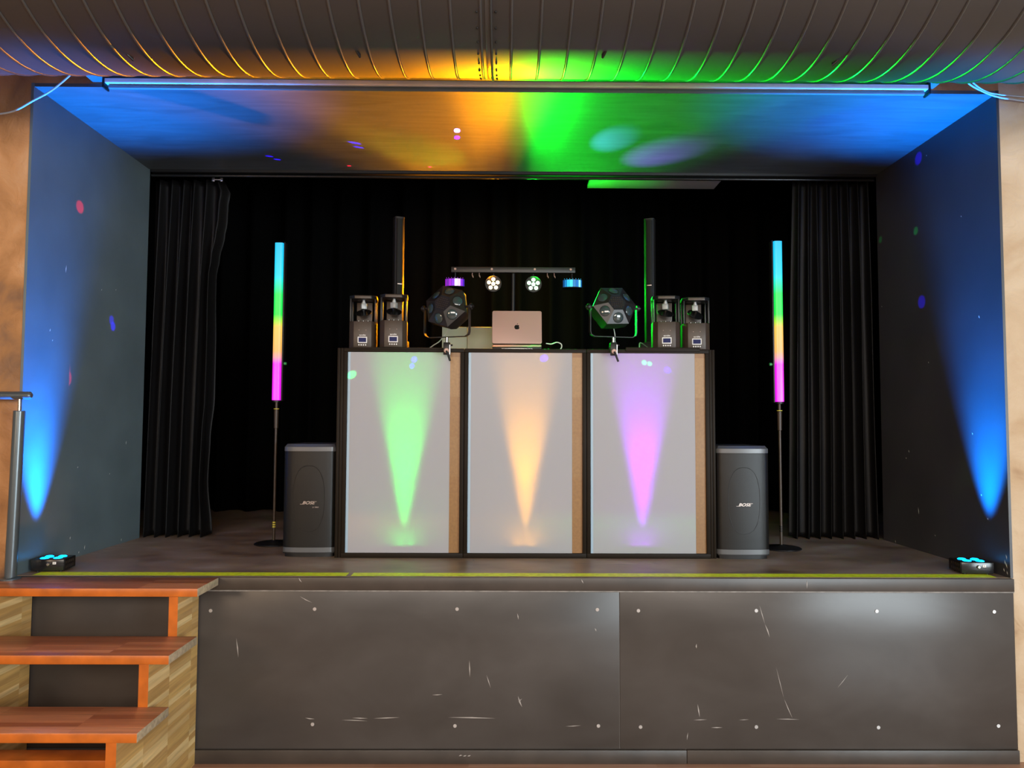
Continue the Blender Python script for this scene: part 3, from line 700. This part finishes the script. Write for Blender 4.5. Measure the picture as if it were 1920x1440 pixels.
# ================================================================ FACETED EFFECT LIGHTS
def moonflower(label, px, py, yaw, pit, rollh, cx):
    Yp = BY-.035
    bb = atY(px, py, Yp)                       # bottom middle of the bracket
    s = thing('faceted_effect_light', label, 'stage light', bb, yaw); UN = Matrix.Rotation(-yaw, 4, 'Z')
    piv = Vector((0, 0, .185)); Hm = T(piv.x+cx, piv.y, piv.z) @ Euler((-pit, 0, 0)).to_matrix().to_4x4() @ Matrix.Rotation(rollh, 4, 'Y')
    # bracket
    hw, hh = .153, .19
    path = [(-hw, 0, hh), (-hw, 0, .03), (-hw+.006, 0, .012), (-hw+.028, 0, 0), (hw-.028, 0, 0), (hw-.006, 0, .012), (hw, 0, .03), (hw, 0, hh)]
    b = BM(); t = bmesh.new(); rings = []
    cpts = [Vector(p) for p in path]
    for i, p in enumerate(cpts):
        d = (cpts[min(i+1, 7)]-cpts[max(i-1, 0)]).normalized(); nn = Vector((-d.z, 0, d.x))
        rings.append([t.verts.new(p+nn*a+Vector((0, c, 0))) for a, c in ((.002, -.014), (.002, .014), (-.002, .014), (-.002, -.014))])
    for A, B in zip(rings, rings[1:]):
        for k in range(4): t.faces.new([A[k], A[(k+1) % 4], B[(k+1) % 4], B[k]])
    t.faces.new(rings[0]); t.faces.new(rings[-1][::-1]); bmesh.ops.recalc_face_normals(t, faces=t.faces[:]); merge(b, t)
    obj('yoke_bracket', b, M_black, s)
    for sgn in (-1, 1):
        b = BM(); cyl(b, (sgn*(hw+.010), 0, hh-.005), .02, .016, 'X', 12, bev=.003); cyl(b, (sgn*(hw+.021), 0, hh-.005), .009, .012, 'X', 12)
        cyl(b, (sgn*(hw-.02), 0, hh-.005), .008, .04, 'X', 12); obj('pivot_knob', b, M_black, s)
    # housing: hexagonal drum
    def hexr(r, y, n=6, off=0): return [Vector((r*math.cos(PI/3*k+off), y, r*math.sin(PI/3*k+off))) for k in range(n)]
    fr, rim, back, b2 = hexr(.058, -.072), hexr(.1435, -.028), hexr(.139, .03), hexr(.10, .125)
    t = bmesh.new(); R1 = [t.verts.new(v) for v in rim]; R2 = [t.verts.new(v) for v in back]; R3 = [t.verts.new(v) for v in b2]
    for A, B in ((R1, R2), (R2, R3)):
        for k in range(6): t.faces.new([A[k], A[(k+1) % 6], B[(k+1) % 6], B[k]])
    t.faces.new(R3); t.faces.new(R1[::-1]); bmesh.ops.recalc_face_normals(t, faces=t.faces[:])
    bmesh.ops.bevel(t, geom=t.edges[:], offset=.002, segments=2, affect='EDGES')
    b = BM(); merge(b, t, Hm); obj('housing', b, M_blackp, s, 25)
    for k in range(6):
        t = bmesh.new(); a, c, d, e = rim[k], rim[(k+1) % 6], fr[(k+1) % 6], fr[k]
        e_ = Vector((0, .006, 0)); V = [t.verts.new(v) for v in (a, c, d, e)]; V2 = [t.verts.new(v+e_) for v in (a*.98, c*.98, d, e)]
        t.faces.new(V); t.faces.new(V2[::-1])
        for i in range(4): t.faces.new([V[i], V2[i], V2[(i+1) % 4], V[(i+1) % 4]])
        bmesh.ops.recalc_face_normals(t, faces=t.faces[:]); b = BM(); merge(b, t, Hm); fc = obj('facet', b, M_facet, s, 20)
        ctr = (a+c)*.5*.56+(d+e)*.5*.44; nn = (c-a).cross(e-a).normalized()
        if nn.y > 0: nn = -nn
        q = nn.to_track_quat('Z', 'Y').to_matrix().to_4x4(); L = Matrix.Translation(ctr+nn*.0005) @ q
        b = BM(); lathe(b, [(.032, 0), (.0335, .002), (.031, .0025)], 28, Hm @ L); lathe(b, [(0, .006), (.012, .0052), (.022, .0035), (.029, .0012), (.031, 0)], 28, Hm @ L, 1); obj('lens', b, [M_black, M_glass], fc)
    t = bmesh.new(); V = [t.verts.new(v) for v in fr]; V2 = [t.verts.new(v+Vector((0, .005, 0))) for v in fr]; t.faces.new(V); t.faces.new(V2[::-1])
    for i in range(6): t.faces.new([V[i], V2[i], V2[(i+1) % 6], V[(i+1) % 6]])
    bmesh.ops.recalc_face_normals(t, faces=t.faces[:]); b = BM(); merge(b, t, Hm)
    for i in range(6):
        for j in range(6):
            x, z = -.035+.014*i, -.032+.0128*j
            if abs(x)+abs(z)*.6 < .052: bx(b, (x, -.0735, z), (.009, .003, .004), 0, Hm, 1)
    obj('vent_plate', b, [M_blackp, M_graphite], s)
    # spigot and clamp on the booth frame
    b = BM(); cyl(b, (0, 0, -.018), .009, .034, 'Z', 18); obj('spigot', b, M_chrome, s)
    zt_ = BT-bb.z
    b = BM(); b6(b, -.021, .021, -.018, .03, -.062, -.034, .004, 0, UN); b6(b, -.021, .021, -.022, -.004, zt_-.045, -.04, .004, 0, UN); b6(b, -.017, .017, .07, .085, zt_-.05, -.04, .003, 0, UN); b6(b, -.017, .017, .0, .085, max(zt_+.004, -.06), -.04, .003, 0, UN)
    cyl(b, (.026, .0, -.05), .006, .02, 'X', 12, mtx=UN)
    for x_ in (.020,): cyl(b, (x_, -.016, -.08), .006, .06, 'Z', 10, mi=1, mtx=UN)
    obj('clamp', b, [M_black, M_chrome], s)
    b = BM(); cyl(b, (0, -.028, zt_-.020), .0155, .016, 'Y', 20, bev=.003, mtx=UN); obj('clamp_screw', b, M_alu, s)
    b = BM(); tube(b, [(0, -.036, zt_-.022), (.012, -.04, zt_-.05), (.024, -.044, zt_-.085)], .0065, 10, mtx=UN); obj('tommy_bar', b, M_black, s)
    return s
moonflower('six-lens faceted effect light clamped on the left half of the booth, turned left', 838, 632, -.36, .24, .30, 0)
moonflower('six-lens faceted effect light clamped on the right half of the booth, turned right', 1150, 632, .22, .32, -.05, 0)

# ================================================================ LAPTOP AND COVERS
lp = thing('laptop', 'silver laptop with its lid back to us in the middle of the booth', 'laptop', (.075, 5.02, BT+.034))
b = BM(); prism(b, rrect(.322, .225, .012, 5), -.006, .004, bev=.0012, mtx=T(0, .0, .122, -.22) ); lid = obj('lid', b, M_alu, lp, 50)
b = BM(); prism(b, rrect(.322, .225, .012, 5), .0, .014, plane='XY', bev=.002, mtx=T(0, .125, -.004)); obj('keyboard_base', b, M_alu, lp, 50)
n = 40; ap = []
def apple(th):
    x = math.cos(th); y = math.sin(th); r = .0165
    px_, pz_ = r*x*(1.02-.13*y if y < 0 else 1.02), r*y*1.02
    if y < 0: px_ *= 1+.12*y
    pz_ -= .0035*math.exp(-(px_/.005)**2)*(1 if y > 0 else -0.6)
    return px_, pz_
for i in range(n):
    x_, z_ = apple(2*PI*i/n); d_ = math.hypot(x_-.0205, z_-.003)
    if d_ < .0085: x_ = .0205-math.sqrt(max(0, .0085**2-(z_-.003)**2)) if abs(z_-.003) < .0085 else x_
    ap.append((x_, z_))
mL = T(0, .0, .122, -.22)
b = BM(); prism(b, ap, -.0068, -.0058, mtx=mL)
lf = [(.0005+.0048*math.cos(a)*1.0, .0225+.0048*math.sin(a)) for a in ()]
leaf = [(.000, .0185), (.0012, .0225), (.0052, .0262), (.0066, .0262), (.0060, .0222), (.0030, .0190)]
prism(b, leaf, -.0068, -.0058, mtx=mL); obj('lid_logo', b, M_applel, lid, 20)
ls = thing('laptop_stand', 'dark low stand carrying the silver laptop on the booth', 'laptop stand', (.075, 5.09, BT+.0005))
b = BM(); prism(b, [(-.155, .0), (.155, .0), (.16, .026), (-.16, .026)], -.11, .12, bev=.003); obj('stand_body', b, M_black, ls)
b = BM(); b6(b, -.10, .10, -.1125, -.1105, .011, .015, .0005); obj('stand_slot', b, M_chrome, ls)
cable('laptop_cable', [atY(1024, 644, 5.05), atY(1034, 645, 5.04), atY(1044, 642, 5.03), atY(1052, 645, 5.02), atY(1053, 651, 5.01), atY(1050, 656, 5.0)], .0035, M_white, 'white cable plugged into the right side of the laptop')
cv = thing('equipment_case', 'pale flat case of two halves behind the left faceted effect light', 'case', (-.27, 5.33, BT+.0005))
b = BM(); p, q = atY(829, 613, 5.3), atY(875.5, 652, 5.3); b6(b, p.x+.27, q.x+.27, -.03, .03, 0.0, p.z-BT, .003); obj('left_half', b, M_cover, cv)
b = BM(); p, q = atY(876.5, 613, 5.3), atY(924, 652, 5.3); b6(b, p.x+.27, q.x+.27, -.03, .03, 0.0, p.z-BT, .003); cyl(b, (p.x+.30, -.031, .03), .006, .004, 'Y', 12, mi=1); obj('right_half', b, [M_cover, M_black], cv)
M_gcab = mat('light cable', (.4, .45, .4), .4)
cable('effect_light_cable', [atY(842, 618, 4.86), atY(834, 628, 4.9), atY(824, 640, 4.93), atY(812, 648, 4.95), atY(804, 654, 4.97)], .0035, M_gcab, 'cable looping down from the left faceted effect light to the booth top')
cable('effect_light_cable', [atY(1150, 612, 4.95), atY(1153, 628, 4.955), atY(1153, 640, 4.96), atY(1156, 653, 4.97)], .0035, M_gcab, 'cable dropping from the right faceted effect light behind its bracket')
cable('column_cable', [atY(1199, 656, 5.1), atY(1199, 645, 5.1), atY(1202, 643, 5.1), atY(1210, 648, 5.15), atY(1218, 655, 5.2)], .003, M_gcab, 'thin cable arching up from the booth top beside the right column speaker')

# ================================================================ PARTY LIGHT BAR
LY = 6.1
lb = thing('light_bar', 'light bar with four coloured lamps on a tripod behind the booth', 'light bar', (.06, LY, S))
bz = 3.035-S
b = BM(); b6(b, -.492, .492, -.02, .02, bz-.022, bz+.022, .003)
for x in (-.46, -.17, .17, .455): cyl(b, (x, -.022, bz+.004), .009, .006, 'Y', 14, mi=1)
obj('cross_bar', b, [mat('bar grey', (.02, .017, .015), .4), M_alu], lb)
for x in (-.325, -.27, .27, .325):
    b = BM(); tube(b, [(x, 0, bz-.02), (x, -.01, bz-.05), (x+.008, -.012, bz-.062), (x+.004, -.016, bz-.045)], .003, 8); obj('hanger_clip', b, M_alu, lb)
b = BM(); cyl(b, (0, .04, bz/2+.15), .017, bz-.3, 'Z', 18); cyl(b, (0, .04, bz*.55), .023, bz*.5, 'Z', 18); obj('stand_pole', b, M_black, lb)
for k in range(3):
    a = PI/2+2*PI*k/3; b = BM(); tube(b, [(0, .04, .55), (.5*math.cos(a), .04+.5*math.sin(a), .02)], .011, 10); tube(b, [(0, .04, .25), (.25*math.cos(a), .04+.25*math.sin(a), .29)], .007, 8); obj('stand_leg', b, M_black, lb)
def par(px, py, col, nm):
    c_ = atY(px, py, LY-.02)-Vector((.06, LY, S)); b = BM()
    lathe(b, [(0, -.09), (.05, -.08), (.062, -.02), (.064, .03), (.06, .03), (.058, .02), (0, .02)], 32, T(*c_), 0, 'Y'); tube(b, [c_+Vector((0, .03, .05)), c_+Vector((0, .03, .09))], .006, 8)
    h = obj('par_head', b, M_black, lb)
    for k in range(6):
        a = PI/2+2*PI*k/5; o_ = Vector((.036*math.cos(a), 0, .036*math.sin(a))) if k < 5 else Vector((0, 0, 0))
        b = BM(); lathe(b, [(0, .0285), (.009, .027), (.0145, .0215), (0, .0215)], 20, T(*(c_+o_)), 0, 'Y'); obj('lens', b, emis('lamp '+nm, col, 14), h)
par(925, 533, (1.0, .62, .22), 'amber'); par(1000, 534, (.35, 1.0, .45), 'green')
def derby(px, py, cols, nm):
    c_ = atY(px, py, LY-.03)-Vector((.06, LY, S)); W, Hh, n = .15, .056, 8
    b = BM(); arc = [(W/2*math.sin(-1.25+2.5*i/n)/math.sin(1.25), -.05*math.cos(-1.25+2.5*i/n)) for i in range(n+1)]
    for zz in (-Hh/2-.004, Hh/2+.0005):
        prism(b, [(x*1.04, y-.004) for x, y in arc]+[(W/2, .07), (-W/2, .07)], zz, zz+.0035, plane='XY', mtx=T(*c_))
    b6(b, -W/2, W/2, .0, .07, -Hh/2, Hh/2, mtx=T(*c_)); tube(b, [c_+Vector((0, .03, .03)), c_+Vector((0, .03, .09))], .006, 8)
    h = obj('derby_head', b, M_black, lb)
    for i in range(n):
        (xa, ya), (xb, yb) = arc[i], arc[i+1]; g = .0008
        b = BM(); prism(b, [(xa+g, ya), (xb-g, yb), (xb-g, yb+.004), (xa+g, ya+.004)], -Hh/2, Hh/2, plane='XY', mtx=T(*c_)); k = cols[i]
        obj('derby_window', b, emis('%s window %d' % (nm, i), k[:3], k[3]), h)
    b = BM()
    for i in range(1, n): cyl(b, (arc[i][0], arc[i][1], Hh/2+.007), .0022, .006, 'Z', 8, mtx=T(*c_))
    obj('rivet_row', b, emis(nm+' rivet', cols[2][:3], .8), h)  # rivets glow: light of the lamp put into their material
V_, W_ = (.35, .02, 1, .9), (.7, .45, 1, 3)
derby(853, 531, [(.45, .02, .8, .8), (.35, .03, .8, .6), (.5, .02, .9, .9), V_, W_, (.6, .3, 1, 2.5), V_, (.12, .01, .9, .7)], 'violet')
Bq = (.0, .25, .85, .8)
derby(1073, 533, [(0, .12, .45, .6), (0, .3, .8, .8), (0, .55, 1, 1.2), (.02, .7, 1, 1.5), (0, .3, .8, .8), Bq, (.2, .75, 1, 1.8), (0, .15, .5, .7)], 'azure')

# beams of the bar lamps
P_or, P_gr = atY(925, 533, LY-.06), atY(1000, 534, LY-.06)
def beam_mask(o, stops):
    # added mask: weights the beam by direction, keeping amber and green apart
    l = o.data; l.use_nodes = True; nt = l.node_tree; em = nt.nodes['Emission']
    g = nt.nodes.new('ShaderNodeNewGeometry'); sx = nt.nodes.new('ShaderNodeSeparateXYZ'); nt.links.new(g.outputs['Incoming'], sx.inputs[0])
    mr = nt.nodes.new('ShaderNodeMapRange'); mr.inputs[1].default_value = -1; mr.inputs[2].default_value = 1
    nt.links.new(sx.outputs['X'], mr.inputs[0])
    r = ramp(nt, [((p+1)/2, (v, v, v)) for p, v in stops], 'EASE'); nt.links.new(mr.outputs[0], r.inputs[0]); 
    mz = nt.nodes.new('ShaderNodeMapRange'); mz.inputs[1].default_value = 0; mz.inputs[2].default_value = 1; nt.links.new(sx.outputs['Z'], mz.inputs[0])
    r2 = ramp(nt, [(p, (v, v, v)) for p, v in ((0, .3), (.1, .7), (.16, 1), (.25, .9), (.33, .45), (.42, .3), (.55, .17), (.9, .10))], 'LINEAR'); nt.links.new(mz.outputs[0], r2.inputs[0])
    mm = nt.nodes.new('ShaderNodeMath'); mm.operation = 'MULTIPLY'; nt.links.new(r.outputs[0], mm.inputs[0]); nt.links.new(r2.outputs[0], mm.inputs[1])
    nt.links.new(mm.outputs[0], em.inputs['Strength'])
beam_mask(spot('par_beam_amber', P_or, (P_or.x-.05, LY-2, P_or.z+.95), (1.0, .31, .0), 2500, 172, .15, .02), [(-.82, 0), (-.66, .35), (-.52, 1), (-.35, .78), (-.12, .30), (.0, .17), (.14, .08), (.24, 0)])
beam_mask(spot('par_beam_green', P_gr, (P_gr.x+.05, LY-2, P_gr.z+.95), (.0, 1.0, .02), 1900, 172, .15, .02), [(-.24, 0), (-.1, .08), (.03, .45), (.12, .7), (.35, 1), (.5, .95), (.66, .35), (.82, 0)])
for n_, p_, c_, e_ in (('added_halo_amber', P_or, (1, .25, .02), 40), ('added_halo_green', P_gr, (.02, 1, .08), 22)):  # added rear-facing spots imitating the lamps' halo on the backdrop
    spot(n_, p_+Vector((0, .2, 0)), p_+Vector((0, 2, .1)), c_, e_*2, 100, 1.0, .05)
# small moving-effect dots thrown by the derby lamps and effect lights
DV, DA = atY(853, 531, LY-.12), atY(1073, 533, LY-.12)
BLU, RED, GRN, VIO = (.02, .0, 1), (1, .0, .02), (.0, 1, .15), (.35, .1, 1)
def dot(src, tgt, col, pw, deg, bl=.5): spot('effect_dot', src, tgt, col, pw*14, deg, 1.0 if deg > 8 else bl, .003)
for px, py, col, pw, dg in ((133, 376, RED, 60, 1.6), (150, 388, RED, 60, 1.5), (125, 710, RED, 45, 1.8), (122, 694, RED, 20, 1.9), (212, 612, BLU, 60, 1.2), (209, 600, BLU, 40, 1.2)):
    dot(DA, atX(px, py, XL), col, pw*2, dg)
for px, py, col, pw, dg in ((1722, 297, BLU, 80, 1.6), (1728, 566, BLU, 40, 1.7), (1717, 433, GRN, 12, 1.1)):
    dot(DV, atX(px, py, XR), col, pw*2.5, dg)
for px, py, col, pw, dg, src in ((505, 293, BLU, 40, .9, DV), (520, 299, BLU, 40, .9, DV), (665, 268, BLU, 60, 1.2, DA), (672, 276, BLU, 60, 1.0, DA), (857, 258, BLU, 60, 1.7, DV), (857, 245, VIO, 25, 1.8, DV),
                                 (655, 311, RED, 30, 1.0, DV), (806, 313, RED, 40, 1.4, DV), (1235, 290, VIO, 16, 26, DA), (1150, 265, (.1, .5, 1), 8, 16, DA)):
    dot(src, atZ(px, py, ZT), col, pw*7 if dg < 3 else pw, dg)
dot(P_gr, atZ(790, 285, ZT), (.25, 1, .02), 7, 26, .8)
dot(DV, atY(1490, 466, 5.7), GRN, 14, .9)
MFl, MFr = atY(800, 560, 4.2), atY(1165, 585, 4.2)
for px, py, col, pw, dg, s_ in ((662, 700, GRN, 6, 3.2, MFl), (777, 672, BLU, 7, 3.0, MFl), (773, 684, BLU, 5, 2.5, MFl), (1023, 670, BLU, 8, 3.4, MFr), (1207, 678, GRN, 4, 2.4, MFr), (1217, 680, GRN, 4, 2.2, MFr), (1250, 692, BLU, 7, 2.8, MFr)):
    dot(s_, atY(px, py, BY), col, pw*2.2, dg)
